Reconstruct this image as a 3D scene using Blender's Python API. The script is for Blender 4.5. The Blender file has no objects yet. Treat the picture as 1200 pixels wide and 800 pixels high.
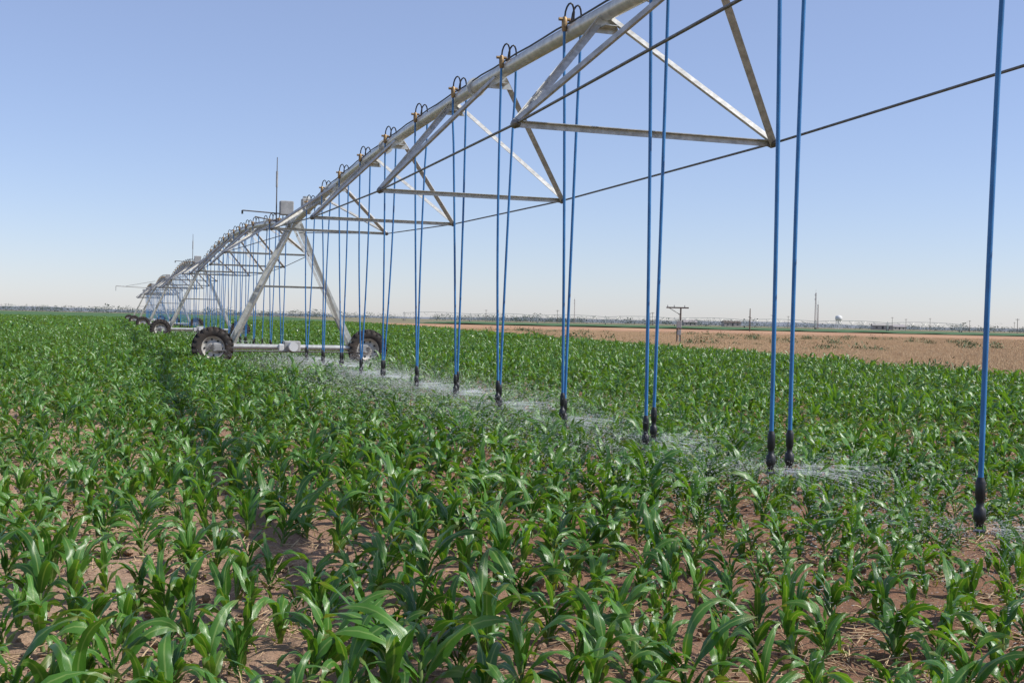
import bpy, math, random
import numpy as np
from mathutils import Vector, Matrix

random.seed(7)
rng = np.random.default_rng(11)
scene = bpy.context.scene
COL = scene.collection

# ------------------------------------------------------------------ materials
def new_mat(name):
    m = bpy.data.materials.new(name)
    m.use_nodes = True
    nt = m.node_tree
    b = nt.nodes['Principled BSDF']
    return m, nt, b

def mat(name, c1, c2=None, scale=8.0, rough=0.5, metal=0.0, bump=0.0, detail=4, rough2=None):
    m, nt, b = new_mat(name)
    c2 = c2 or tuple(x*0.75 for x in c1)
    tc = nt.nodes.new('ShaderNodeTexCoord')
    n = nt.nodes.new('ShaderNodeTexNoise')
    n.inputs['Scale'].default_value = scale
    n.inputs['Detail'].default_value = detail
    nt.links.new(tc.outputs['Object'], n.inputs['Vector'])
    r = nt.nodes.new('ShaderNodeValToRGB')
    r.color_ramp.elements[0].position = 0.35
    r.color_ramp.elements[1].position = 0.65
    r.color_ramp.elements[0].color = (*c2, 1)
    r.color_ramp.elements[1].color = (*c1, 1)
    nt.links.new(n.outputs['Fac'], r.inputs['Fac'])
    nt.links.new(r.outputs['Color'], b.inputs['Base Color'])
    b.inputs['Roughness'].default_value = rough
    b.inputs['Metallic'].default_value = metal
    if bump:
        bp = nt.nodes.new('ShaderNodeBump')
        bp.inputs['Strength'].default_value = bump
        bp.inputs['Distance'].default_value = 0.02
        nt.links.new(n.outputs['Fac'], bp.inputs['Height'])
        nt.links.new(bp.outputs['Normal'], b.inputs['Normal'])
    return m

M_GALV = mat('galvanised_steel', (0.64,0.64,0.59), (0.47,0.47,0.43), 9, 0.36, 0.35, 0.15)
M_GALVD = mat('galvanised_angle', (0.62,0.61,0.56), (0.42,0.41,0.37), 14, 0.42, 0.28, 0.1)
M_ROD = mat('steel_rod', (0.20,0.19,0.18), (0.13,0.12,0.11), 20, 0.5, 0.5)
M_HOSE = mat('blue_hose', (0.045,0.21,0.47), (0.03,0.15,0.36), 5, 0.38)
M_BLACK = mat('black_plastic', (0.02,0.02,0.022), (0.012,0.012,0.013), 20, 0.45)
M_BRASS = mat('brass', (0.38,0.25,0.11), (0.2,0.13,0.07), 25, 0.45, 0.5)
M_TYRE = mat('tyre_rubber', (0.03,0.028,0.026), (0.06,0.045,0.035), 6, 0.85, 0, 0.3)
M_RIM = mat('rim_paint', (0.55,0.54,0.50), (0.38,0.34,0.29), 6, 0.5, 0.2)
M_BOX = mat('grey_enclosure', (0.38,0.38,0.37), (0.28,0.28,0.27), 5, 0.5)
M_WOOD = mat('weathered_wood', (0.13,0.10,0.08), (0.08,0.06,0.05), 4, 0.8)
M_WHITE = mat('white_paint', (0.72,0.72,0.7), (0.6,0.6,0.58), 2, 0.6)
M_ROOF = mat('tin_roof', (0.35,0.33,0.32), (0.28,0.24,0.22), 2, 0.5)
M_GLASS = mat('window_dark', (0.04,0.05,0.06), (0.03,0.03,0.04), 2, 0.2)
M_RED = mat('mast_paint', (0.35,0.30,0.29), (0.3,0.22,0.2), 0.2, 0.6)
M_CONC = mat('concrete', (0.4,0.38,0.35), (0.3,0.28,0.25), 5, 0.85)

# ------------------------------------------------------------------ mesh builder
class MB:
    def __init__(s):
        s.v=[]; s.f=[]; s.m=[]; s.mats=[]; s.sm=[]
    def mi(s, m):
        if m not in s.mats: s.mats.append(m)
        return s.mats.index(m)
    def add(s, verts, faces, m, smooth=False):
        o=len(s.v); k=s.mi(m)
        s.v.extend([tuple(x) for x in verts])
        for f in faces:
            s.f.append(tuple(i+o for i in f)); s.m.append(k); s.sm.append(smooth)
    def obj(s, name, parent=None):
        me=bpy.data.meshes.new(name)
        me.from_pydata(s.v,[],s.f)
        for m in s.mats: me.materials.append(m)
        me.polygons.foreach_set('material_index', s.m)
        me.polygons.foreach_set('use_smooth', s.sm)
        me.update()
        ob=bpy.data.objects.new(name, me)
        COL.objects.link(ob)
        if parent: ob.parent=parent
        return ob

def frame(d, up=Vector((0,0,1))):
    d=d.normalized()
    if abs(d.dot(up))>0.98: up=Vector((0.3,1,0)).normalized()
    a=d.cross(up).normalized(); b=a.cross(d).normalized()
    return a,b

def tube(mb, pts, r, m, sides=8, cap=True, smooth=True):
    pts=[Vector(p) for p in pts]; n=len(pts)
    rr = r if isinstance(r,(list,tuple)) else [r]*n
    vs=[]; fs=[]
    a_prev=None
    for i,p in enumerate(pts):
        d=(pts[min(i+1,n-1)]-pts[max(i-1,0)])
        if d.length<1e-9: d=Vector((0,0,1))
        d.normalize()
        if a_prev is None:
            a,b=frame(d)
        else:
            a=(a_prev-d*a_prev.dot(d)).normalized(); b=a.cross(d)
        a_prev=a
        b=d.cross(a)
        for k in range(sides):
            t=2*math.pi*k/sides
            vs.append(p+a*(rr[i]*math.cos(t))+b*(rr[i]*math.sin(t)))
    for i in range(n-1):
        for k in range(sides):
            k2=(k+1)%sides
            fs.append((i*sides+k,i*sides+k2,(i+1)*sides+k2,(i+1)*sides+k))
    mb.add(vs,fs,m,smooth)
    if cap:
        mb.add(vs[:sides],[tuple(range(sides))[::-1]],m)
        mb.add(vs[-sides:],[tuple(range(sides))],m)

def box(mb, c, ax, ay, az, m, bev=0.0):
    c=Vector(c); ax,ay,az=Vector(ax),Vector(ay),Vector(az)
    if bev<=0:
        vs=[c+ax*i+ay*j+az*k for k in(-1,1) for j in(-1,1) for i in(-1,1)]
        mb.add(vs,[(0,2,3,1),(4,5,7,6),(0,1,5,4),(2,6,7,3),(0,4,6,2),(1,3,7,5)],m)
    else:
        lx,ly,lz=ax.length,ay.length,az.length
        ux,uy,uz=ax/lx,ay/ly,az/lz
        def ring(ix,iy,z):
            b=bev
            pts=[(-ix+b,-iy),(ix-b,-iy),(ix,-iy+b),(ix,iy-b),(ix-b,iy),(-ix+b,iy),(-ix,iy-b),(-ix,-iy+b)]
            return [c+ux*p[0]+uy*p[1]+uz*z for p in pts]
        rs=ring(lx-bev,ly-bev,-lz)+ring(lx,ly,-lz+bev)+ring(lx,ly,lz-bev)+ring(lx-bev,ly-bev,lz)
        fs=[]
        for q in range(3):
            for k in range(8):
                fs.append((q*8+k,q*8+(k+1)%8,(q+1)*8+(k+1)%8,(q+1)*8+k))
        fs.append(tuple(range(8))[::-1]); fs.append(tuple(range(24,32)))
        mb.add(rs,fs,m)

def angle(mb, p1, p2, s, m, up=Vector((0,0,1)), th=0.007):
    """rolled steel L section"""
    p1,p2=Vector(p1),Vector(p2)
    a,b=frame(p2-p1,up)
    prof=[(0,0),(s,0),(s,-th),(th,-th),(th,-s),(0,-s)]
    vs=[p1+a*(x-s/2)+b*(y+s/2) for x,y in prof]+[p2+a*(x-s/2)+b*(y+s/2) for x,y in prof]
    fs=[(k,(k+1)%6,6+(k+1)%6,6+k) for k in range(6)]+[(3,2,1,0),(5,4,3,0),(6,7,8,9),(6,9,10,11)]
    mb.add(vs,fs,m)

def empty(name, loc=(0,0,0)):
    e=bpy.data.objects.new(name,None); e.empty_display_size=0.5
    COL.objects.link(e); e.location=loc
    return e

# ------------------------------------------------------------------ wheel mesh (axle along local Y)
def wheel_mesh():
    mb=MB(); N=48
    prof=[(0.31,-0.11),(0.36,-0.135),(0.44,-0.15),(0.50,-0.14),(0.525,-0.10),(0.53,0),(0.525,0.10),(0.50,0.14),(0.44,0.15),(0.36,0.135),(0.31,0.11)]
    vs=[];fs=[]
    for i in range(N):
        t=2*math.pi*i/N
        for r,y in prof: vs.append((r*math.cos(t),y,r*math.sin(t)))
    P=len(prof)
    for i in range(N):
        j=(i+1)%N
        for k in range(P-1): fs.append((i*P+k,i*P+k+1,j*P+k+1,j*P+k))
    mb.add(vs,fs,M_TYRE,True)
    for side in(-1,1):
        for i in range(20):
            t0=2*math.pi*(i+(0.5 if side>0 else 0))/20
            vs=[]
            for (y,dt,rr) in [(0.0,0.0,0.0),(0.075,0.08,0.0),(0.148,0.13,-0.02),(0.15,0.135,-0.07)]:
                for w in(-0.035,0.035):
                    for rad in(0.49,0.58):
                        t=t0+dt+w/0.55
                        r=rad+rr if rad>0.5 else rad-0.03
                        vs.append((r*math.cos(t),side*y*1.02,r*math.sin(t)))
            fs=[]
            for q in range(3):
                a=q*4;b=a+4
                fs+= [(a,b,b+1,a+1),(a+1,b+1,b+3,a+3),(a+3,b+3,b+2,a+2)]
            fs+=[(0,1,3,2),(12,14,15,13)]
            mb.add(vs,fs,M_TYRE)
    prof=[(0.315,-0.115),(0.30,-0.11),(0.285,-0.06),(0.27,-0.03),(0.17,-0.02),(0.13,-0.045),(0.001,-0.05)]
    for sg in(1,-1):
        vs=[];fs=[];P=len(prof)
        for i in range(N):
            t=2*math.pi*i/N
            for r,y in prof: vs.append((r*math.cos(t),sg*y,r*math.sin(t)))
        for i in range(N):
            j=(i+1)%N
            for k in range(P-1): fs.append((i*P+k,i*P+k+1,j*P+k+1,j*P+k))
        mb.add(vs,fs,M_RIM,True)
    tube(mb,[(0,-0.10,0),(0,-0.04,0)],0.07,M_ROD,12)
    for i in range(8):
        t=2*math.pi*i/8
        tube(mb,[(0.1*math.cos(t),-0.07,0.1*math.sin(t)),(0.1*math.cos(t),-0.04,0.1*math.sin(t))],0.012,M_ROD,6)
        t+=0.2
        vs=[(0.225*math.cos(t)+0.03*math.cos(q),-0.036,0.225*math.sin(t)+0.03*math.sin(q)) for q in [k*math.pi/4 for k in range(8)]]
        mb.add(vs,[tuple(range(8))],M_BLACK)
    ob=mb.obj('tmp')
    me=ob.data; bpy.data.objects.remove(ob); me.name='wheel'
    return me
WHEEL=wheel_mesh()

# ------------------------------------------------------------------ irrigator
L=35.58; BAY=L/6; HP=4.13; SAG=0.72; HW=1.38
DROPS={1:1.0,2:1.42,3:1.56,4:1.42,5:1.0}
nozzles=[]
def build_irrigator(name, org, theta, s_first, spans, hoses, sides, collect=False):
    par=empty(name)
    U=Vector((-math.sin(theta),math.cos(theta),0)); R=Vector((math.cos(theta),math.sin(theta),0)); Z=Vector((0,0,1))
    O=Vector(org)
    def P(s,l,z): return O+U*s+R*l+Z*z
    def zp(s):
        f=((s-s_first)/L)%1.0
        return HP+SAG*4*f*(1-f)
    for sp in range(spans):
        s0=s_first+sp*L
        near = sp<2 and collect
        mb=MB(); n=36
        pts=[P(s0+L*i/n,0,HP+SAG*4*(i/n)*(1-i/n)) for i in range(n+1)]
        tube(mb,pts,0.088,M_GALV,sides*2)
        for k in range(0,7):
            s=s0+BAY*k
            if 0<k<6:
                q=P(s+0.0,0,zp(s)); d=(P(s+0.1,0,zp(s+0.1))-q).normalized()
                tube(mb,[q-d*0.02,q+d*0.02],0.14,M_GALV,sides*2,smooth=False)
        cp=[P(s0+L*i/72,-0.055+0.01*math.sin(i*2.1),HP+SAG*4*(i/72)*(1-i/72)+0.088) for i in range(73)]
        tube(mb,cp,0.012,M_BLACK,5)
        mb.obj('water_pipe',par)
        mb=MB()
        nodes=[]
        for k in range(1,6):
            s=s0+BAY*k; z=HP+SAG*4*(k/6)*(1-k/6)-DROPS[k]
            lw=HW
            nl,nr=P(s,-lw,z),P(s,lw,z)
            nodes.append((nl,nr))
            angle(mb,nl,nr,0.06,M_GALVD)
            for nd,sg in((nl,-1),(nr,1)):
                for ds in(-1.15,1.15):
                    top=P(s+ds,sg*0.06,zp(s+ds)-0.08)
                    angle(mb,nd,top,0.072,M_GALVD,up=R*sg)
                tube(mb,[nd-U*0.09,nd-U*0.03,nd+U*0.03,nd+U*0.09],[0.022,0.045,0.045,0.022],M_ROD,8)
            for ds in(-1.15,1.15):
                q=P(s+ds,0,zp(s+ds)-0.12)
                vs=[q+R*x+Z*y+U*w for w in(-0.006,0.006) for x,y in((-0.17,-0.10),(0.17,-0.10),(0.09,0.06),(-0.09,0.06))]
                mb.add(vs,[(3,2,1,0),(4,5,6,7),(0,1,5,4),(1,2,6,5),(2,3,7,6),(3,0,4,7)],M_GALV)
                box(mb,q+Z*-0.045,U*0.16,R*0.07,Z*0.004,M_GALV)
        for side in(0,1):
            sg=-1 if side==0 else 1
            st=P(s0+0.25,sg*0.12,HP-0.28); en=P(s0+L-0.25,sg*0.12,HP-0.28)
            ch=[st]+[nd[side] for nd in nodes]+[en]
            for a,b in zip(ch[:-1],ch[1:]):
                tube(mb,[a,b],0.0125,M_ROD,6)
        mb.obj('truss',par)
        mb=MB(); mf=MB()
        hc=14 if hoses else 0
        for j in range(1,hc+1):
            s=s0+2.33*j+0.03*random.uniform(-1,1)
            sw0=random.uniform(-0.06,0.06)
            for sg in(-1,1):
                if j==3 and sg<0: continue
                ss=s+sg*0.07+random.uniform(-.05,.05)
                lt=0.125+random.uniform(-.01,.02)
                sw=random.uniform(-0.05,0.05)
                lb=(0.035+random.uniform(-0.03,0.05))
                if sp==0 and j==4: lb=0.12; lt=0.16
                if sp==0 and j==5: lb=0.05
                if sp==0 and j==3: lb=0.0; lt=0.10
                if j>=6 or sp>0:
                    ss=s+sg*0.03; sw=sw0+random.uniform(-.008,.008); lt=0.112; lb=0.022
                    if sg>0: ss=s+0.45*(1 if j%2 else 0)*0+0.03
                zz=zp(ss)
                zb=0.36+random.uniform(-0.05,0.05)
                arc=[P(ss,0,zz+0.08),P(ss,0,zz+0.15)]
                for q in range(1,8):
                    a=math.pi*q/8
                    arc.append(P(ss-0.04*math.sin(a),sg*(lt/2-lt/2*math.cos(a)),zz+0.15+0.15*math.sin(a)))
                arc.append(P(ss,sg*lt,zz+0.13))
                tube(mf,arc,0.0115 if sp==0 else 0.014,M_BLACK,6)
                tube(mf,[P(ss,0,zz+0.07),P(ss,0,zz+0.11)],0.028,M_BRASS,8)
                tube(mf,[P(ss,sg*lt,zz+0.15),P(ss,sg*lt,zz+0.13),P(ss,sg*lt,zz+0.02),P(ss,sg*lt,zz-0.02)],[0.020,0.034,0.034,0.022],M_BRASS,8)
                tube(mf,[P(ss,sg*lt-0.07,zz+0.12),P(ss,sg*lt+0.07,zz+0.12)],0.02,M_BRASS,6)
                hp=[];n=12 if near else 5
                bw=random.uniform(-0.03,0.03)
                top=zz+0.0; bot=zb+0.27
                for q in range(n+1):
                    f=q/n
                    l=sg*(lt*(1-f)+lb*f)+sw*f+bw*math.sin(math.pi*f)
                    if f<0.15: l=sg*max(abs(l),0.108)
                    hp.append(P(ss+0.2*f*sw,l,top*(1-f)+bot*f))
                hr=0.0165 if near else 0.014
                tube(mb,hp,hr,M_HOSE,8 if near else 5)
                e=hp[-1]
                rad=[0.019,0.026,0.030,0.030,0.023,0.023,0.036,0.038,0.024,0.014]
                zs=[0.03,0.01,0.0,-0.10,-0.11,-0.15,-0.16,-0.22,-0.25,-0.27]
                tube(mf,[e+Z*zq for zq in zs],rad,M_BLACK,10 if near else 6)
                tube(mf,[e+Z*-0.29,e+Z*-0.30],0.038,M_BLACK,8)
                for q in(0,1):
                    a=q*math.pi
                    tube(mf,[e+Z*-0.25+R*0.02*math.cos(a),e+Z*-0.295+R*0.03*math.cos(a)],0.004,M_BLACK,4)
                if collect: nozzles.append((e+Z*-0.28,sp))
        if hoses:
            mb.obj('drop_hoses',par); mf.obj('goosenecks_and_nozzles',par)
    for t in range(spans+1):
        s=s_first+t*L
        mb=MB()
        W=2.2; AX=0.56
        tube(mb,[P(s,-W+0.25,AX+0.03),P(s,W-0.25,AX+0.03)],0.075,M_GALV,8,smooth=False)
        for sg in(-1,1):
            foot=P(s,sg*(W-0.45),AX+0.08)
            angle(mb,foot,P(s+0.0,sg*0.10,HP-0.05),0.14,M_GALV,up=R*sg,th=0.012)
            for ds in(-1,1):
                angle(mb,P(s,sg*(W-0.6),AX+0.12),P(s+ds*0.75,sg*0.09,HP-0.06),0.08,M_GALV,up=R*sg)
        angle(mb,P(s,-0.95,AX+1.75),P(s,0.95,AX+1.75),0.055,M_GALVD)
        tube(mb,[P(s-0.45,0,HP-0.0),P(s+0.45,0,HP)],0.125,M_GALV,16,smooth=True)
        for ds in(-0.45,-0.2,0.2,0.45):
            tube(mb,[P(s+ds-0.012,0,HP),P(s+ds+0.012,0,HP)],0.16,M_GALV,16,smooth=False)
        tube(mb,[P(s-0.14,0,AX+0.05),P(s-0.14,0,AX+0.05)+U*-0.28],0.13,M_WHITE,14)
        box(mb,P(s,0,AX+0.05),R*0.24,U*0.13,Z*0.16,M_BOX,0.03)
        box(mb,P(s-0.05,-0.3,AX+0.02),R*0.08,U*0.08,Z*0.10,M_WHITE,0.02)
        tube(mb,[P(s-0.12,-W+0.1,AX-0.09),P(s-0.12,W-0.1,AX-0.09)],0.022,M_ROD,8)
        for sg in(-1,1):
            box(mb,P(s,sg*(W-0.12),AX),R*0.13,U*0.10,Z*0.13,M_BOX,0.03)
        box(mb,P(s,-0.22,HP+0.42),R*0.19,U*0.13,Z*0.20,M_BOX,0.02)
        tube(mb,[P(s,-0.22,HP+0.24),P(s,-0.1,HP+0.1)],0.025,M_GALV,6)
        if collect and t==1:
            box(mb,P(s,0.34,HP+0.50),R*0.14,U*0.12,Z*0.22,M_BOX,0.03)
            tube(mb,[P(s,0.34,HP+0.30),P(s,0.1,HP+0.08)],0.025,M_GALV,6)
            tube(mb,[P(s,0.34,HP+0.70),P(s,0.34,HP+0.78)],0.10,M_GALV,10)
        if collect and t in(1,2):
            tube(mb,[P(s,-0.50,HP-0.1),P(s,-0.50,HP+1.1),P(s,-0.50,HP+1.85)],[0.022,0.018,0.012],M_ROD,6)
            tube(mb,[P(s,-0.50,HP+1.0),P(s,-0.50,HP+1.45)],0.03,M_BOX,8)
            tube(mb,[P(s,-1.45,HP+0.30),P(s,0.0,HP+0.24)],0.02,M_ROD,6)
            tube(mb,[P(s,-1.1,HP+0.14),P(s,-0.1,HP-0.03)],0.02,M_ROD,6)
            tube(mb,[P(s,-1.45,HP+0.30),P(s,-1.45,HP+0.20)],0.03,M_BLACK,6)
        if collect and t==4:
            tube(mb,[P(s,-4.2,HP+0.25),P(s,0,HP+0.1)],0.05,M_GALV,6)
            tube(mb,[P(s,-4.2,HP+0.25),P(s,-4.2,HP-0.3)],0.04,M_GALV,6)
            tube(mb,[P(s,-3.4,HP+0.2),P(s,0,HP+0.9)],0.02,M_ROD,6)
        mb.obj('tower_frame',par)
        for sg in(-1,1):
            w=bpy.data.objects.new('wheel',WHEEL); COL.objects.link(w); w.parent=par
            w.matrix_world=Matrix.Translation(P(s,sg*W,AX-0.0))@Matrix.Rotation(theta,4,'Z')@Matrix.Rotation(0.3+sg,4,'Y')
    return par
TH=math.radians(18.70)
build_irrigator('center_pivot_irrigator',(5.27,0,0),TH,0.53,5,True,8,collect=True)
build_irrigator('center_pivot_irrigator',(225,600,0),math.radians(83),0,8,False,3)

# ------------------------------------------------------------------ terrain
def pnoise(x,y,sc,seed):
    r=np.random.default_rng(seed); out=np.zeros_like(x,dtype=float)
    for k in range(6):
        a=r.uniform(0,2*np.pi); f=2*np.pi/sc*r.uniform(0.6,1.7); ph=r.uniform(0,6.28)
        out+=np.sin((x*np.cos(a)+y*np.sin(a))*f+ph)
    return out/6**0.5
def bound(y):   # east edge of the corn
    return 15.0-0.215*(y-33)

def soil_material(name, dry, dry2, wet, wetline=True, coarse=0.6):
    m,nt,b=new_mat(name)
    N=nt.nodes; Lk=nt.links
    tc=N.new('ShaderNodeTexCoord')
    def noise(sc,det,rough=0.6):
        n=N.new('ShaderNodeTexNoise'); n.inputs['Scale'].default_value=sc; n.inputs['Detail'].default_value=det
        n.inputs['Roughness'].default_value=rough
        Lk.new(tc.outputs['Object'],n.inputs['Vector']); return n
    n1=noise(coarse,5); n2=noise(7,8,0.7); n3=noise(45,6,0.7)
    def mix(f,a,bc):
        x=N.new('ShaderNodeMix'); x.data_type='RGBA'
        if hasattr(f,'is_output'): Lk.new(f,x.inputs[0])
        else: x.inputs[0].default_value=f
        for s,v in((6,a),(7,bc)):
            if isinstance(v,tuple): x.inputs[s].default_value=(*v,1)
            else: Lk.new(v,x.inputs[s])
        return x.outputs[2]
    def ramp(src,a,bb):
        r=N.new('ShaderNodeMapRange'); r.inputs[1].default_value=a; r.inputs[2].default_value=bb
        Lk.new(src,r.inputs[0]); return r.outputs[0]
    c=mix(ramp(n2.outputs['Fac'],0.35,0.65),dry2,dry)
    if wetline:
        sx=N.new('ShaderNodeSeparateXYZ'); Lk.new(tc.outputs['Object'],sx.inputs[0])
        m1=N.new('ShaderNodeMath'); m1.operation='MULTIPLY_ADD'
        Lk.new(sx.outputs['Y'],m1.inputs[0]); m1.inputs[1].default_value=0.3385; Lk.new(sx.outputs['X'],m1.inputs[2])
        m2=N.new('ShaderNodeMath'); m2.operation='MULTIPLY_ADD'
        Lk.new(n1.outputs['Fac'],m2.inputs[0]); m2.inputs[1].default_value=3.0; Lk.new(m1.outputs[0],m2.inputs[2])
        c=mix(ramp(m2.outputs[0],0.6,4.8),c,wet)
    else:
        c=mix(ramp(n1.outputs['Fac'],0.40,0.62),c,wet)
    c=mix(ramp(n3.outputs['Fac'],0.45,0.72),c,tuple(x*0.5 for x in dry2))
    Lk.new(c,b.inputs['Base Color'])
    b.inputs['Roughness'].default_value=0.9
    bp=N.new('ShaderNodeBump'); bp.inputs['Strength'].default_value=1.0; bp.inputs['Distance'].default_value=0.045
    ad=N.new('ShaderNodeMath'); ad.operation='MULTIPLY_ADD'
    Lk.new(n3.outputs['Fac'],ad.inputs[0]); ad.inputs[1].default_value=0.4; Lk.new(n2.outputs['Fac'],ad.inputs[2])
    Lk.new(ad.outputs[0],bp.inputs['Height']); Lk.new(bp.outputs['Normal'],b.inputs['Normal'])
    return m
M_SOIL=soil_material('field_soil',(0.58,0.40,0.27),(0.42,0.265,0.17),(0.27,0.13,0.07))
M_DRY=soil_material('dry_field',(0.56,0.34,0.17),(0.47,0.27,0.14),(0.38,0.18,0.10),False,0.05)
M_GROUND=soil_material('far_ground',(0.20,0.19,0.10),(0.14,0.15,0.07),(0.30,0.23,0.13),False,0.004)

def sheet(name,poly,z,m):
    mb=MB(); mb.add([(x,y,z) for x,y in poly],[tuple(range(len(poly)))],m); return mb.obj(name)
g=[]
for k in range(96):
    a=2*math.pi*k/96; g.append((7000*math.cos(a),7000*math.sin(a)))
sheet('ground',g,-0.03,M_GROUND)
sheet('dry_stubble_field',[(bound(-30)-0.5,-30),(400,-30),(400,330),(bound(330)-0.5,330)],-0.014,M_DRY)
def soil_grid():
    xs=np.concatenate([np.arange(-300,-20,14),np.arange(-20,20,0.12),np.arange(20,34,2)])
    ys=np.concatenate([np.arange(-30,0,3),np.arange(0,24,0.12),np.arange(24,60,2.0),np.arange(60,700,16)])
    X,Y=np.meshgrid(xs,ys)
    lim=bound(Y); X=np.minimum(X,lim)
    Zh=0.024*pnoise(X,Y,1.6,3)+0.016*pnoise(X,Y,0.55,4)+rng.normal(0,0.009,X.shape)
    near=np.clip((24-Y)/4,0,1)*np.clip((20-abs(X))/2,0,1)*np.clip((lim-X)/1.0,0,1)*np.clip(Y/2+0.2,0,1)
    Zh=np.maximum(Zh,-0.035)*near+0.02
    h,w=X.shape
    v=np.stack([X,Y,Zh],-1).reshape(-1,3)
    idx=np.arange(h*w).reshape(h,w)
    f=np.stack([idx[:-1,:-1],idx[:-1,1:],idx[1:,1:],idx[1:,:-1]],-1).reshape(-1,4)
    fv=v[f]; ok=(fv[:,1,0]-fv[:,0,0]>1e-4)|(fv[:,2,0]-fv[:,3,0]>1e-4)
    f=f[ok]
    me=bpy.data.meshes.new('corn_field_soil'); me.from_pydata(v.tolist(),[],f.tolist())
    me.polygons.foreach_set('use_smooth',[True]*len(f)); me.materials.append(M_SOIL); me.update()
    ob=bpy.data.objects.new('corn_field_soil',me); COL.objects.link(ob)
soil_grid()

# ------------------------------------------------------------------ corn plants
def leaf_material(name, c_lo, c_hi):
    m,nt,b=new_mat(name); N=nt.nodes; Lk=nt.links
    def math_(op,a,bb=None,c=None):
        x=N.new('ShaderNodeMath'); x.operation=op
        for i,v in enumerate((a,bb,c)):
            if v is None: continue
            if hasattr(v,'is_output'): Lk.new(v,x.inputs[i])
            else: x.inputs[i].default_value=v
        return x.outputs[0]
    def mix(f,a,bc,mode='MIX'):
        x=N.new('ShaderNodeMix'); x.data_type='RGBA'; x.blend_type=mode
        if hasattr(f,'is_output'): Lk.new(f,x.inputs[0])
        else: x.inputs[0].default_value=f
        for s,v in((6,a),(7,bc)):
            if isinstance(v,tuple): x.inputs[s].default_value=(*v,1)
            else: Lk.new(v,x.inputs[s])
        return x.outputs[2]
    def rng_(src,a,bb,o1=0.0,o2=1.0):
        r=N.new('ShaderNodeMapRange'); r.inputs[1].default_value=a; r.inputs[2].default_value=bb; r.inputs[3].default_value=o1; r.inputs[4].default_value=o2
        Lk.new(src,r.inputs[0]); return r.outputs[0]
    oi=N.new('ShaderNodeObjectInfo')
    uv=N.new('ShaderNodeUVMap'); uv.uv_map='leaf'
    sp=N.new('ShaderNodeSeparateXYZ'); Lk.new(uv.outputs[0],sp.inputs[0])
    leafid=math_('FLOOR',sp.outputs['X']); u=math_('DIVIDE',math_('FRACT',sp.outputs['X']),0.96)
    wn=N.new('ShaderNodeTexWhiteNoise'); wn.noise_dimensions='1D'
    Lk.new(math_('MULTIPLY_ADD',oi.outputs['Random'],917.3,leafid),wn.inputs['W'])
    col=mix(oi.outputs['Random'],c_lo,c_hi)
    col=mix(rng_(wn.outputs['Value'],0,1,0,0.6),col,c_hi)
    col=mix(rng_(math_('ABSOLUTE',math_('SUBTRACT',u,0.5)),0.03,0.09,0.55,0.0),col,(0.28,0.40,0.12))
    old=math_('MULTIPLY',rng_(leafid,0.5,1.5,0.45,0.0),wn.outputs['Value'])
    col=mix(old,col,(0.26,0.21,0.06))
    col=mix(rng_(sp.outputs['Y'],0.82,1.0,0,0.6),col,(0.26,0.24,0.07))
    Lk.new(col,b.inputs['Base Color'])
    b.inputs['Roughness'].default_value=0.31
    b.inputs['Specular IOR Level'].default_value=0.6
    bp=N.new('ShaderNodeBump'); bp.inputs['Strength'].default_value=0.25; bp.inputs['Distance'].default_value=0.002
    Lk.new(math_('SINE',math_('MULTIPLY',u,75.0)),bp.inputs['Height']); Lk.new(bp.outputs['Normal'],b.inputs['Normal'])
    tr=N.new('ShaderNodeBsdfTranslucent')
    Lk.new(mix(1.0,col,(2.5,2.1,0.7),'MULTIPLY'),tr.inputs['Color'])
    ms=N.new('ShaderNodeMixShader'); ms.inputs[0].default_value=0.28
    Lk.new(b.outputs[0],ms.inputs[1]); Lk.new(tr.outputs[0],ms.inputs[2])
    Lk.new(ms.outputs[0],N['Material Output'].inputs['Surface'])
    return m
M_LEAF=leaf_material('corn_leaf',(0.022,0.095,0.012),(0.088,0.225,0.026))
M_STALK=mat('corn_stalk',(0.18,0.26,0.08),(0.11,0.16,0.05),30,0.5)

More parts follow.
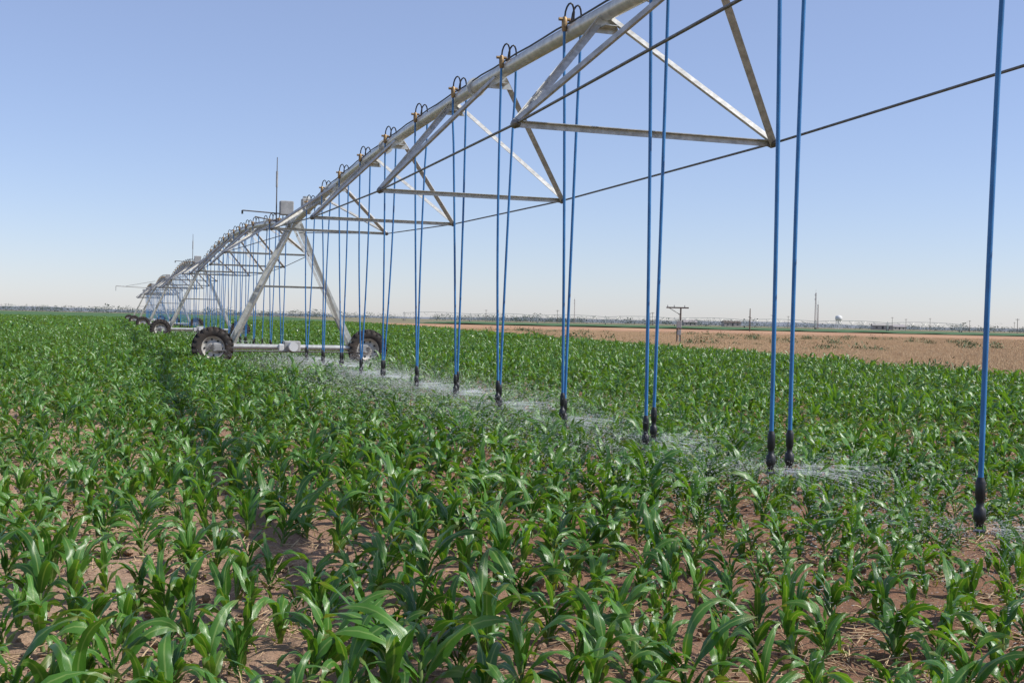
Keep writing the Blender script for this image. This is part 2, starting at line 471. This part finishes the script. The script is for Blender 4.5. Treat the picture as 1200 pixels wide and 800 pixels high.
def corn_mesh(seed, segs=8, across=2, nleaf=8, wmul=1.0):
    r=random.Random(seed)
    V=[];F=[];UV=[];MI=[]
    H=r.uniform(0.19,0.28)
    if segs>4:
        sd=6; n=4
        for i in range(n+1):
            f=i/n; rad=0.016*(1-0.55*f)
            for k in range(sd):
                t=2*math.pi*k/sd; V.append((rad*math.cos(t),rad*math.sin(t),H*f-0.03))
        for i in range(n):
            for k in range(sd):
                F.append((i*sd+k,i*sd+(k+1)%sd,(i+1)*sd+(k+1)%sd,(i+1)*sd+k)); UV.append([(2.3,0.3)]*4); MI.append(1)
    base=r.uniform(0,6.28)
    for li in range(nleaf):
        f=li/(nleaf-1)
        az=base+li*math.pi+r.uniform(-0.6,0.6)
        h0=0.03+(H-0.03)*f
        ln=(0.20+0.25*math.sin(math.pi*(0.15+0.62*f)))*r.uniform(0.75,1.22)
        if f>0.9: ln*=0.75
        wid=(0.034+0.040*math.sin(math.pi*(0.1+0.7*f)))*wmul*r.uniform(0.85,1.15)
        pitch=math.radians(r.uniform(50,72)+14*f)
        bend=math.radians(r.uniform(90,215)*(1-0.40*f))
        tw=r.uniform(-1.5,1.5); yaw=r.uniform(-0.7,0.7)
        p=Vector((0,0,h0)); o=len(V)
        ph=r.uniform(0,6.28)
        for s in range(segs+1):
            t=s/segs
            a=pitch-bend*t**1.6
            d=Vector((math.cos(az+yaw*t)*math.cos(a),math.sin(az+yaw*t)*math.cos(a),math.sin(a)))
            side=Vector((-math.sin(az+yaw*t),math.cos(az+yaw*t),0))
            nrm=side.cross(d)
            c,sn=math.cos(tw*t),math.sin(tw*t)
            s2=side*c+nrm*sn; n2=nrm*c-side*sn
            w=wid*0.5*(min(1,0.45+2.2*t))*((1-t**2.2)**0.75 if t<1 else 0.02)
            for k in range(across+1):
                x=(k/across-0.5)*2
                wave=0.010*math.sin(t*15+ph+x*1.5)*abs(x)
                q=p+s2*(w*x)+n2*(abs(x)*w*0.42*(1-0.7*t)+wave)
                V.append(tuple(q))
            p=p+d*(ln/segs)
        for s in range(segs):
            for k in range(across):
                i0=o+s*(across+1)+k
                F.append((i0,i0+1,i0+across+2,i0+across+1))
                u0,u1=li+0.96*k/across,li+0.96*(k+1)/across
                UV.append([(u0,s/segs),(u1,s/segs),(u1,(s+1)/segs),(u0,(s+1)/segs)])
                MI.append(0)
    me=bpy.data.meshes.new('corn_plant'); me.from_pydata(V,[],F)
    me.materials.append(M_LEAF); me.materials.append(M_STALK)
    me.polygons.foreach_set('material_index',MI); me.polygons.foreach_set('use_smooth',[True]*len(F))
    ul=me.uv_layers.new(name='leaf')
    flat=[c for q in UV for uvv in q for c in uvv]
    ul.data.foreach_set('uv',flat); me.update()
    return me

def source_collection(name, meshes):
    c=bpy.data.collections.new(name)
    for i,me in enumerate(meshes):
        o=bpy.data.objects.new(name+'_part',me); c.objects.link(o)
    return c

def scatter(name, coll, pos, rot, scl, nvar):
    n=len(pos)
    me=bpy.data.meshes.new(name); me.vertices.add(n)
    me.vertices.foreach_set('co',np.asarray(pos,dtype=np.float32).ravel())
    a=me.attributes.new('rot','FLOAT_VECTOR','POINT'); a.data.foreach_set('vector',np.asarray(rot,dtype=np.float32).ravel())
    a=me.attributes.new('scl','FLOAT_VECTOR','POINT'); a.data.foreach_set('vector',np.asarray(scl,dtype=np.float32).ravel())
    a=me.attributes.new('idx','INT','POINT'); a.data.foreach_set('value',rng.integers(0,nvar,n).astype(np.int32))
    ob=bpy.data.objects.new(name,me); COL.objects.link(ob)
    ng=bpy.data.node_groups.new(name+'_instancer','GeometryNodeTree')
    ng.interface.new_socket('Geometry',in_out='INPUT',socket_type='NodeSocketGeometry')
    ng.interface.new_socket('Geometry',in_out='OUTPUT',socket_type='NodeSocketGeometry')
    gi=ng.nodes.new('NodeGroupInput'); go=ng.nodes.new('NodeGroupOutput')
    iop=ng.nodes.new('GeometryNodeInstanceOnPoints'); ci=ng.nodes.new('GeometryNodeCollectionInfo')
    ci.inputs['Collection'].default_value=coll
    ci.inputs['Separate Children'].default_value=True; ci.inputs['Reset Children'].default_value=True
    def na(nm,t):
        x=ng.nodes.new('GeometryNodeInputNamedAttribute'); x.data_type=t; x.inputs['Name'].default_value=nm
        return next(o for o in x.outputs if o.enabled and o.name=='Attribute')
    e=ng.nodes.new('FunctionNodeEulerToRotation')
    ng.links.new(na('rot','FLOAT_VECTOR'),e.inputs[0])
    ng.links.new(gi.outputs[0],iop.inputs['Points']); ng.links.new(ci.outputs[0],iop.inputs['Instance'])
    iop.inputs['Pick Instance'].default_value=True
    ng.links.new(na('idx','INT'),iop.inputs['Instance Index'])
    ng.links.new(e.outputs[0],iop.inputs['Rotation'])
    ng.links.new(na('scl','FLOAT_VECTOR'),iop.inputs['Scale'])
    ng.links.new(iop.outputs[0],go.inputs[0])
    md=ob.modifiers.new('instances','NODES'); md.node_group=ng
    return ob

def rows(y0,y1,row,step,jx,jy,keep=1.0):
    ang=math.radians(13)
    ca,sa=math.cos(ang),math.sin(ang)
    ext=0.48*y1+10
    rmax=math.hypot(ext,y1)+5
    rv=np.arange(-rmax,rmax,row); uv=np.arange(-rmax,rmax,step)
    Uv,Rv=np.meshgrid(uv,rv)
    Uv=Uv+rng.uniform(-jx,jx,Uv.shape); Rv=Rv+rng.normal(0,jy,Rv.shape)
    x=(Uv*ca-Rv*sa).ravel(); y=(Uv*sa+Rv*ca).ravel()
    ok=(y>=y0)&(y<y1)&(np.abs(x)<0.48*np.maximum(y,0)+9)&(x<bound(y)+0.4*rng.normal(size=x.shape))
    ok&=rng.random(x.shape)<keep
    ok&=(x**2+y**2)>1.0**2
    s=(x-5.27)*-math.sin(TH)+y*math.cos(TH)
    for t in range(0,6):
        ok&=np.abs(s-(0.53+t*L))>0.3
    gap=pnoise(x,y,4.5,21)*0.6+pnoise(x,y,1.4,22)*0.5
    ok&=(gap>-0.95)|(rng.random(x.shape)<0.3)
    return x[ok],y[ok]
def place(x,y,k):
    n=len(x)
    big=1+0.13*pnoise(x,y,9,31)+0.09*pnoise(x,y,2.5,32)
    s=rng.normal(1,0.18,n).clip(0.45,1.45)*big*k
    pos=np.stack([x,y,np.full(n,0.01)],-1)
    rot=np.stack([rng.normal(0,0.11,n),rng.normal(0,0.11,n),rng.uniform(0,6.283,n)],-1)
    scl=np.stack([s*rng.uniform(0.92,1.12,n),s*rng.uniform(0.92,1.12,n),s*rng.uniform(0.9,1.2,n)],-1)
    return pos,rot,scl
hi=source_collection('corn_detailed',[corn_mesh(i,10,2,8) for i in range(20)])
mid=source_collection('corn_medium',[corn_mesh(50+i,5,2,7,1.15) for i in range(8)])
lo=source_collection('corn_simple',[corn_mesh(90+i,3,1,6,1.7) for i in range(6)])
x,y=rows(-4,26,0.52,0.14,0.07,0.08); scatter('corn_plants',hi,*place(x,y,0.59),20); n1=len(x)
x,y=rows(26,75,0.56,0.17,0.07,0.05); scatter('corn_plants',mid,*place(x,y,0.64),8); n2=len(x)
x,y=rows(75,240,0.75,0.36,0.2,0.1); p,r_,s_=place(x,y,0.70); scatter('corn_plants',lo,p,r_,s_*np.array([1.5,1.5,1.1]),6); n3=len(x)
print('CORN',n1,n2,n3)

M_CANOPY=mat('corn_canopy',(0.07,0.15,0.03),(0.04,0.09,0.018),0.5,0.7,0,0.0,8)
def canopy(name,xs,ys,lim,right=False):
    X,Y=np.meshgrid(xs,ys); X=X+rng.uniform(-1,1,X.shape)
    if lim: X=np.minimum(X,bound(Y))
    Zh=rng.uniform(0.1,0.36,X.shape)
    h,w=X.shape; v=np.stack([X,Y,Zh],-1).reshape(-1,3); idx=np.arange(h*w).reshape(h,w)
    f=np.stack([idx[:-1,:-1],idx[:-1,1:],idx[1:,1:],idx[1:,:-1]],-1).reshape(-1,4)
    fv=v[f]; f=f[(fv[:,1,0]-fv[:,0,0])>1e-3]
    me=bpy.data.meshes.new(name); me.from_pydata(v.tolist(),[],f.tolist()); me.materials.append(M_CANOPY); me.update()
    COL.objects.link(bpy.data.objects.new(name,me))
canopy('distant_corn',np.arange(-520,60,3.5),np.concatenate([np.arange(232,420,3),np.arange(420,900,9)]),True)
canopy('distant_green_field',np.arange(-28,420,5),np.arange(345,640,6),False)

# ------------------------------------------------------------------ straw residue, weeds and stubble
M_STRAW=mat('straw',(0.58,0.43,0.25),(0.42,0.29,0.17),12,0.8)
M_WEED=mat('weed_leaf',(0.09,0.14,0.05),(0.06,0.10,0.03),12,0.7)
def straw_mesh(seed, upright, n, spread):
    r=random.Random(seed); mb=MB()
    for i in range(n):
        a=r.uniform(0,6.28); ln=r.uniform(0.05,0.22)
        c=Vector((r.gauss(0,spread),r.gauss(0,spread),0.02))
        el=r.uniform(0.9,1.5) if upright else r.uniform(-0.05,0.35)
        d=Vector((math.cos(a)*math.cos(el),math.sin(a)*math.cos(el),math.sin(el)))
        tube(mb,[c-d*0.02,c+d*ln*0.5+Vector((0,0,r.uniform(0,.01))),c+d*ln],[0.003,0.0035,0.002] if not upright else [0.006,0.005,0.003],M_STRAW,3,cap=False)
    ob=mb.obj('t'); me=ob.data; bpy.data.objects.remove(ob); return me
def clod_mesh(seed):
    r=random.Random(seed); import bmesh
    bm=bmesh.new(); bmesh.ops.create_icosphere(bm,subdivisions=2,radius=0.03)
    for v in bm.verts: v.co*=r.uniform(0.75,1.2); v.co.z*=0.7
    me=bpy.data.meshes.new('clod'); bm.to_mesh(me); bm.free(); me.materials.append(M_SOIL); return me
st=source_collection('straw',[straw_mesh(i,False,12,0.13) for i in range(6)])
n=7500
yy=rng.uniform(0,1,n)**0.7*24+0.5; xx=rng.uniform(-1,1,n)*(0.48*yy+4)
k=pnoise(xx,yy,3,77)+rng.normal(0,0.6,n)>-0.2; xx,yy=xx[k],yy[k]; n=len(xx)
scatter('straw_residue',st,np.stack([xx,yy,np.full(n,0.03)],-1),np.stack([np.zeros(n),np.zeros(n),rng.uniform(0,6.28,n)],-1),np.repeat(rng.uniform(0.5,1.1,(n,1)),3,1),6)
cl=source_collection('clod',[clod_mesh(i) for i in range(6)])
n=16000
yy=rng.uniform(0,1,n)**0.7*18+0.5; xx=rng.uniform(-1,1,n)*(0.48*yy+4)
scatter('soil_clods',cl,np.stack([xx,yy,np.full(n,0.025)],-1),rng.uniform(0,6.28,(n,3)),np.repeat(rng.lognormal(-0.75,0.5,(n,1)).clip(0.15,1.6),3,1),6)
sb=source_collection('stubble',[straw_mesh(30+i,True,26,0.35) for i in range(6)])
n=26000
yy=28+rng.uniform(0,1,n)**1.2*170; xx=bound(yy)+0.4+rng.uniform(0,1,n)*(0.48*yy+14-bound(yy)).clip(2,None)
scatter('dry_stubble',sb,np.stack([xx,yy,np.full(n,-0.01)],-1),np.stack([np.zeros(n),np.zeros(n),rng.uniform(0,6.28,n)],-1),np.repeat(rng.uniform(0.6,1.4,(n,1)),3,1),6)
def weed_mesh(seed):
    r=random.Random(seed); V=[];F=[]
    for i in range(60):
        c=Vector((r.gauss(0,.25),r.gauss(0,.25),abs(r.gauss(0.1,.12)))); a=r.uniform(0,6.28); d=Vector((math.cos(a),math.sin(a),r.uniform(0.2,1.5))).normalized()*r.uniform(.08,.2); s=Vector((-math.sin(a),math.cos(a),0))*0.03
        o=len(V); V+=[c-s,c+s,c+d+s*.3,c+d-s*.3]; F.append((o,o+1,o+2,o+3))
    me=bpy.data.meshes.new('weed'); me.from_pydata([tuple(v) for v in V],[],F); me.materials.append(M_WEED); return me
wd=source_collection('weed',[weed_mesh(i) for i in range(4)])
n=2500
yy=30+rng.uniform(0,1,n)*140; xx=bound(yy)+rng.uniform(0,1,n)*60
k=(pnoise(xx,yy,16,91)>0.9); xx,yy=xx[k],yy[k]; n=len(xx)
scatter('weeds',wd,np.stack([xx,yy,np.full(n,-0.01)],-1),np.stack([np.zeros(n),np.zeros(n),rng.uniform(0,6.28,n)],-1),np.repeat(rng.uniform(0.6,1.6,(n,1)),3,1),4)

# ------------------------------------------------------------------ water spray
m,nt,b=new_mat('water_droplets')
b.inputs['Base Color'].default_value=(0.93,0.95,0.96,1); b.inputs['Roughness'].default_value=0.25
b.inputs['Alpha'].default_value=0.5
M_WATER=m
m,nt,b=new_mat('water_jets')
b.inputs['Base Color'].default_value=(0.93,0.95,0.96,1); b.inputs['Roughness'].default_value=0.2
b.inputs['Alpha'].default_value=0.25
M_JET=m
mb=MB(); V=[];F=[]; V2=[];F2=[]
r=random.Random(5)
for e,sp in nozzles:
    if sp>1: continue
    dist=max(3.0,e.y)
    if e.y<4: continue
    def traj(a,v0,el,T):
        return Vector((e.x+math.cos(a)*v0*math.cos(el)*T, e.y+math.sin(a)*v0*math.cos(el)*T, e.z+v0*math.sin(el)*T-3.4*T*T))
    for i in range(5200 if sp==0 else 500):
        a=r.uniform(0,6.283); v0=r.gauss(4.8,1.1); el=r.gauss(0.12,0.09)
        T=0.02+0.42*r.random()**0.9; l=r.uniform(0.001,0.005)
        p0,p1=traj(a,v0,el,T),traj(a,v0,el,T+l)
        if p0.z<0.08: continue
        d=(p1-p0).normalized(); a1,b1=frame(d)
        w=r.uniform(0.0006,0.0014)*(1+dist/11)
        g=0.012+0.08*T/0.4
        j=Vector((r.gauss(0,g),r.gauss(0,g),r.gauss(0,g*0.7)))
        o=len(V)
        V+=[p0+j,(p0+p1)/2+a1*w+j,(p0+p1)/2-a1*w*0.5+b1*w*0.87+j,(p0+p1)/2-a1*w*0.5-b1*w*0.87+j,p1+j]
        F+=[(o,o+1,o+2),(o,o+2,o+3),(o,o+3,o+1),(o+4,o+2,o+1),(o+4,o+3,o+2),(o+4,o+1,o+3)]
    for i in range(70 if sp==0 else 20):
        a=r.uniform(0,6.283); v0=r.uniform(3.4,5.6); el=r.gauss(0.08,0.05); T0=r.uniform(0.0,0.10); T1=T0+r.uniform(0.02,0.12)
        o=len(V2); n=5
        for q in range(n+1):
            f=q/n; p=traj(a,v0,el,T0+(T1-T0)*f)
            s=Vector((-math.sin(a),math.cos(a),0))
            w=(0.0006+0.0018*f)*(1-f**6)*(1+dist/18)
            V2+=[p-s*w,p+s*w+Vector((0,0,w))]
            if q: k=o+2*q; F2.append((k-2,k-1,k+1,k))
mb.add(V,F,M_WATER,True); mb.add(V2,F2,M_JET,True); mb.obj('water_spray')

# ------------------------------------------------------------------ background things
def utility_pole(x,y,h,rot=0.3):
    e=empty('utility_pole',(x,y,0)); mb=MB()
    tube(mb,[(0,0,-0.3),(0,0,h*0.6),(0,0,h)],[0.17,0.14,0.11],M_WOOD,8)
    c,s=math.cos(rot),math.sin(rot)
    box(mb,(0,0,h-0.5),(1.1*c,1.1*s,0),(-0.06*s,0.06*c,0),(0,0,0.07),M_WOOD)
    for k in(-1,-.4,.4,1):
        tube(mb,[(k*c,k*s,h-0.43),(k*c,k*s,h-0.22)],[0.05,0.03],M_BOX,6)
    tube(mb,[(0.7*c,0.7*s,h-0.5),(0,0,h-1.3)],0.03,M_ROD,5)
    tube(mb,[(-0.7*c,-0.7*s,h-0.5),(0,0,h-1.3)],0.03,M_ROD,5)
    mb.obj('pole_and_crossarm',e)
utility_pole(59.6,300,5.7,1.3)
for x,y,h in((262,620,8),(330,760,9),(82,700,8),(150,690,8),(30,800,9),(420,1000,9),(-20,900,9),(203,880,9),(286,900,10),(298,905,9),(318,910,10),(120,860,9),(100,870,9),(352,920,9)): utility_pole(x,y,h,0.1)
e=empty('pump_service_pole',(12.8,91,0)); mb=MB()
tube(mb,[(0,0,-0.2),(0,0,2.75)],0.06,M_WOOD,8)
tube(mb,[(-0.25,0,-0.2),(-0.25,0,1.6)],0.05,M_WOOD,8)
box(mb,(-0.25,0,2.72),(0.85,0,0.0),(0,0.05,0),(0,0,0.05),M_WOOD)
tube(mb,[(-0.9,0,2.70),(-0.05,0,2.2)],0.025,M_ROD,6)
for k in(-1.0,-0.5,0.3): tube(mb,[(k,0,2.77),(k,0,2.92)],[0.045,0.03],M_BOX,6)
box(mb,(-0.12,-0.12,1.45),(0.18,0,0),(0,0.09,0),(0,0,0.28),M_BOX,0.02)
box(mb,(-0.1,-0.1,0.85),(0.14,0,0),(0,0.08,0),(0,0,0.2),M_BOX,0.02)
tube(mb,[(-0.1,-0.1,0.0),(-0.1,-0.1,0.7)],0.03,M_GALV,6)
box(mb,(-0.1,-0.1,0.02),(0.5,0,0),(0,0.4,0),(0,0,0.06),M_CONC)
mb.obj('pole_crossarm_and_boxes',e)
def mast(x,y,h,w):
    e=empty('radio_mast',(x,y,0)); mb=MB()
    cs=[(w,0),(-w/2,w*.87),(-w/2,-w*.87)]
    for c in cs: tube(mb,[(c[0],c[1],-0.2),(c[0]*.5,c[1]*.5,h)],0.12,M_RED,5)
    n=int(h/1.5)
    for i in range(n):
        z0=h*i/n; z1=h*(i+1)/n; k0=1-.5*i/n; k1=1-.5*(i+1)/n
        for q in range(3):
            a=cs[q]; b_=cs[(q+1)%3]
            tube(mb,[(a[0]*k0,a[1]*k0,z0),(b_[0]*k1,b_[1]*k1,z1)],0.06,M_RED,4)
    tube(mb,[(0,0,h-.2),(0,0,h+2.5)],0.06,M_RED,5)
    for z in(h*0.92,h*0.8): tube(mb,[(-w*.8,-.2,z),(-w*.8,-.2,z+1.2)],0.25,M_WHITE,8)
    mb.obj('lattice',e)
mast(228,900,27,0.8); mast(212,830,17,0.5); mast(62,1200,24,0.5)
# water tower
e=empty('water_tower',(262,960,0)); mb=MB()
for k in range(4):
    a=math.pi/4+k*math.pi/2; c,s=math.cos(a),math.sin(a)
    tube(mb,[(3*c,3*s,-0.2),(2.2*c,2.2*s,7.5)],0.16,M_WHITE,6)
    a2=a+math.pi/2; c2,s2=math.cos(a2),math.sin(a2)
    tube(mb,[(2.9*c,2.9*s,0.8),(2.3*c2,2.3*s2,6.8)],0.05,M_ROD,4)
tube(mb,[(0,0,0),(0,0,7.5)],0.3,M_WHITE,8)
tube(mb,[(0,0,6.9),(0,0,7.4),(0,0,10.2),(0,0,11.1),(0,0,11.2)],[1.8,2.7,2.7,0.6,0.2],M_WHITE,20)
mb.obj('tank_and_legs',e)
def house(name,x,y,w,d,h,rh,wallm,roofm,rot=0.0):
    e=empty(name,(x,y,0)); e.rotation_euler=(0,0,rot)
    mb=MB(); box(mb,(0,0,h/2-0.05),(w/2,0,0),(0,d/2,0),(0,0,h/2),wallm)
    mb.add([(-w/2,-d/2,h-.05),(-w/2,d/2,h-.05),(-w/2,0,h+rh-0.1),(w/2,-d/2,h-.05),(w/2,d/2,h-.05),(w/2,0,h+rh-0.1)],[(0,2,1),(3,4,5)],wallm); mb.obj('walls',e)
    mb=MB(); o=0.4
    for sg in(-1,1):
        vs=[(-w/2-o,sg*(d/2+o),h-0.15),(w/2+o,sg*(d/2+o),h-0.15),(w/2+o,0,h+rh),(-w/2-o,0,h+rh)]
        vs+=[(a,b2,c+0.12) for a,b2,c in vs]
        mb.add(vs,[(3,2,1,0),(4,5,6,7),(0,1,5,4),(1,2,6,5),(2,3,7,6),(3,0,4,7)],roofm)
    mb.obj('roof',e)
    mb=MB()
    for k in range(3): box(mb,(-w*0.3+k*w*0.3,-d/2-0.02,h*0.5),(w*0.05,0,0),(0,0.03,0),(0,0,h*0.16) if k!=1 else (0,0,h*0.35),M_GLASS)
    mb.obj('windows_and_door',e)
house('farm_house',380,1180,14,9,3.2,2.0,M_CONC,M_ROOF,0.2)
house('farm_house',160,1080,12,8,3.2,2.0,M_CONC,M_ROOF,0.1)
house('farm_shed',340,1100,18,9,4,1.6,M_ROOF,M_CONC,-0.1)
house('farm_shed',205,1120,16,9,3.6,1.6,M_ROOF,M_WOOD,0.15)
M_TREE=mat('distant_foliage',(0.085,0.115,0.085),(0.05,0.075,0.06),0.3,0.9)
V=[];F=[]; r=random.Random(9)
def clump(cx,cy,w,h):
    k=int(18+w*3)
    for i in range(k):
        a=r.uniform(0,6.28); q=math.sqrt(r.random()); z=r.uniform(0.05,1)
        rad=w*q*math.sqrt(max(0.05,1-(z*1.0-0.35)**2*1.8))
        c=Vector((cx+math.cos(a)*rad,cy+math.sin(a)*rad,h*z))
        s=r.uniform(0.35,0.9)*max(0.8,h/6)
        o=len(V)
        for t in range(3): V.append(tuple(c+Vector((r.uniform(-s,s)*1.3,r.uniform(-s,s),r.uniform(-s,s)*0.8))))
        F.append((o,o+1,o+2))
for i in range(2600):
    cx=r.uniform(-900,1000); cy=r.uniform(1000,1700)
    dens=0.45+0.55*math.sin(cx*0.021+1)*math.sin(cx*0.0073+2)
    if r.random()>dens+0.25: continue
    clump(cx,cy,r.uniform(3,11),r.uniform(3.0,6.6)*(1.35 if r.random()<.1 else 1))
me=bpy.data.meshes.new('distant_treeline'); me.from_pydata(V,[],F); me.materials.append(M_TREE)
COL.objects.link(bpy.data.objects.new('distant_treeline',me))
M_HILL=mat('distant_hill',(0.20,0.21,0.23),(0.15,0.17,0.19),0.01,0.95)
mb=MB(); n=260; vs=[]
for i in range(n+1):
    xx_=-2400+4800*i/n
    h=7.0+2.5*math.sin(xx_*0.0031)+1.5*math.sin(xx_*0.011+1)+r.uniform(-.8,.8)
    vs+= [(xx_,2600,-0.5),(xx_,2900,max(2,h)),(xx_,3300,-0.5)]
fs=[]
for i in range(n):
    a=i*3; fs+=[(a,a+3,a+4,a+1),(a+1,a+4,a+5,a+2)]
mb.add(vs,fs,M_HILL,True); mb.obj('hills')

# ------------------------------------------------------------------ light, sky
SUN=Vector((1.11,-0.15,1.16)).normalized()
ld=bpy.data.lights.new('sun','SUN'); ld.energy=5.0; ld.angle=math.radians(0.53); ld.color=(1.0,0.96,0.90)
so=bpy.data.objects.new('sun',ld); COL.objects.link(so); so.rotation_euler=SUN.to_track_quat('Z','Y').to_euler(); so.location=(20,-5,30)
w=bpy.data.worlds.new('World'); scene.world=w; w.use_nodes=True
nt=w.node_tree; bg=nt.nodes['Background']
sky=nt.nodes.new('ShaderNodeTexSky'); sky.sky_type='NISHITA'; sky.sun_disc=False
sky.sun_elevation=math.asin(SUN.z); sky.sun_rotation=math.atan2(SUN.x,SUN.y)
sky.air_density=1.0; sky.dust_density=0.35; sky.ozone_density=2.0; sky.altitude=400
tint=nt.nodes.new('ShaderNodeMix'); tint.data_type='RGBA'; tint.blend_type='MULTIPLY'; tint.inputs[0].default_value=1
tint.inputs[7].default_value=(0.94,0.95,1.16,1)
haze=nt.nodes.new('ShaderNodeMix'); haze.data_type='RGBA'; haze.inputs[0].default_value=0.22
haze.inputs[7].default_value=(5.6,6.3,8.0,1)
nt.links.new(sky.outputs[0],tint.inputs[6]); nt.links.new(tint.outputs[2],haze.inputs[6]); nt.links.new(haze.outputs[2],bg.inputs[0]); bg.inputs[1].default_value=0.12

# ------------------------------------------------------------------ camera
cd=bpy.data.cameras.new('camera'); cam=bpy.data.objects.new('camera',cd); COL.objects.link(cam)
cd.lens=42; cd.sensor_width=36; cd.clip_end=9000; cd.clip_start=0.05
Mx=Matrix.Translation((0,0,1.5))@Matrix.Rotation(math.radians(90-1.02),4,'X')@Matrix.Rotation(math.radians(1.24),4,'Z')
cam.matrix_world=Mx
scene.camera=cam
scene.view_settings.view_transform='Standard'; scene.view_settings.look='None'; scene.view_settings.exposure=0
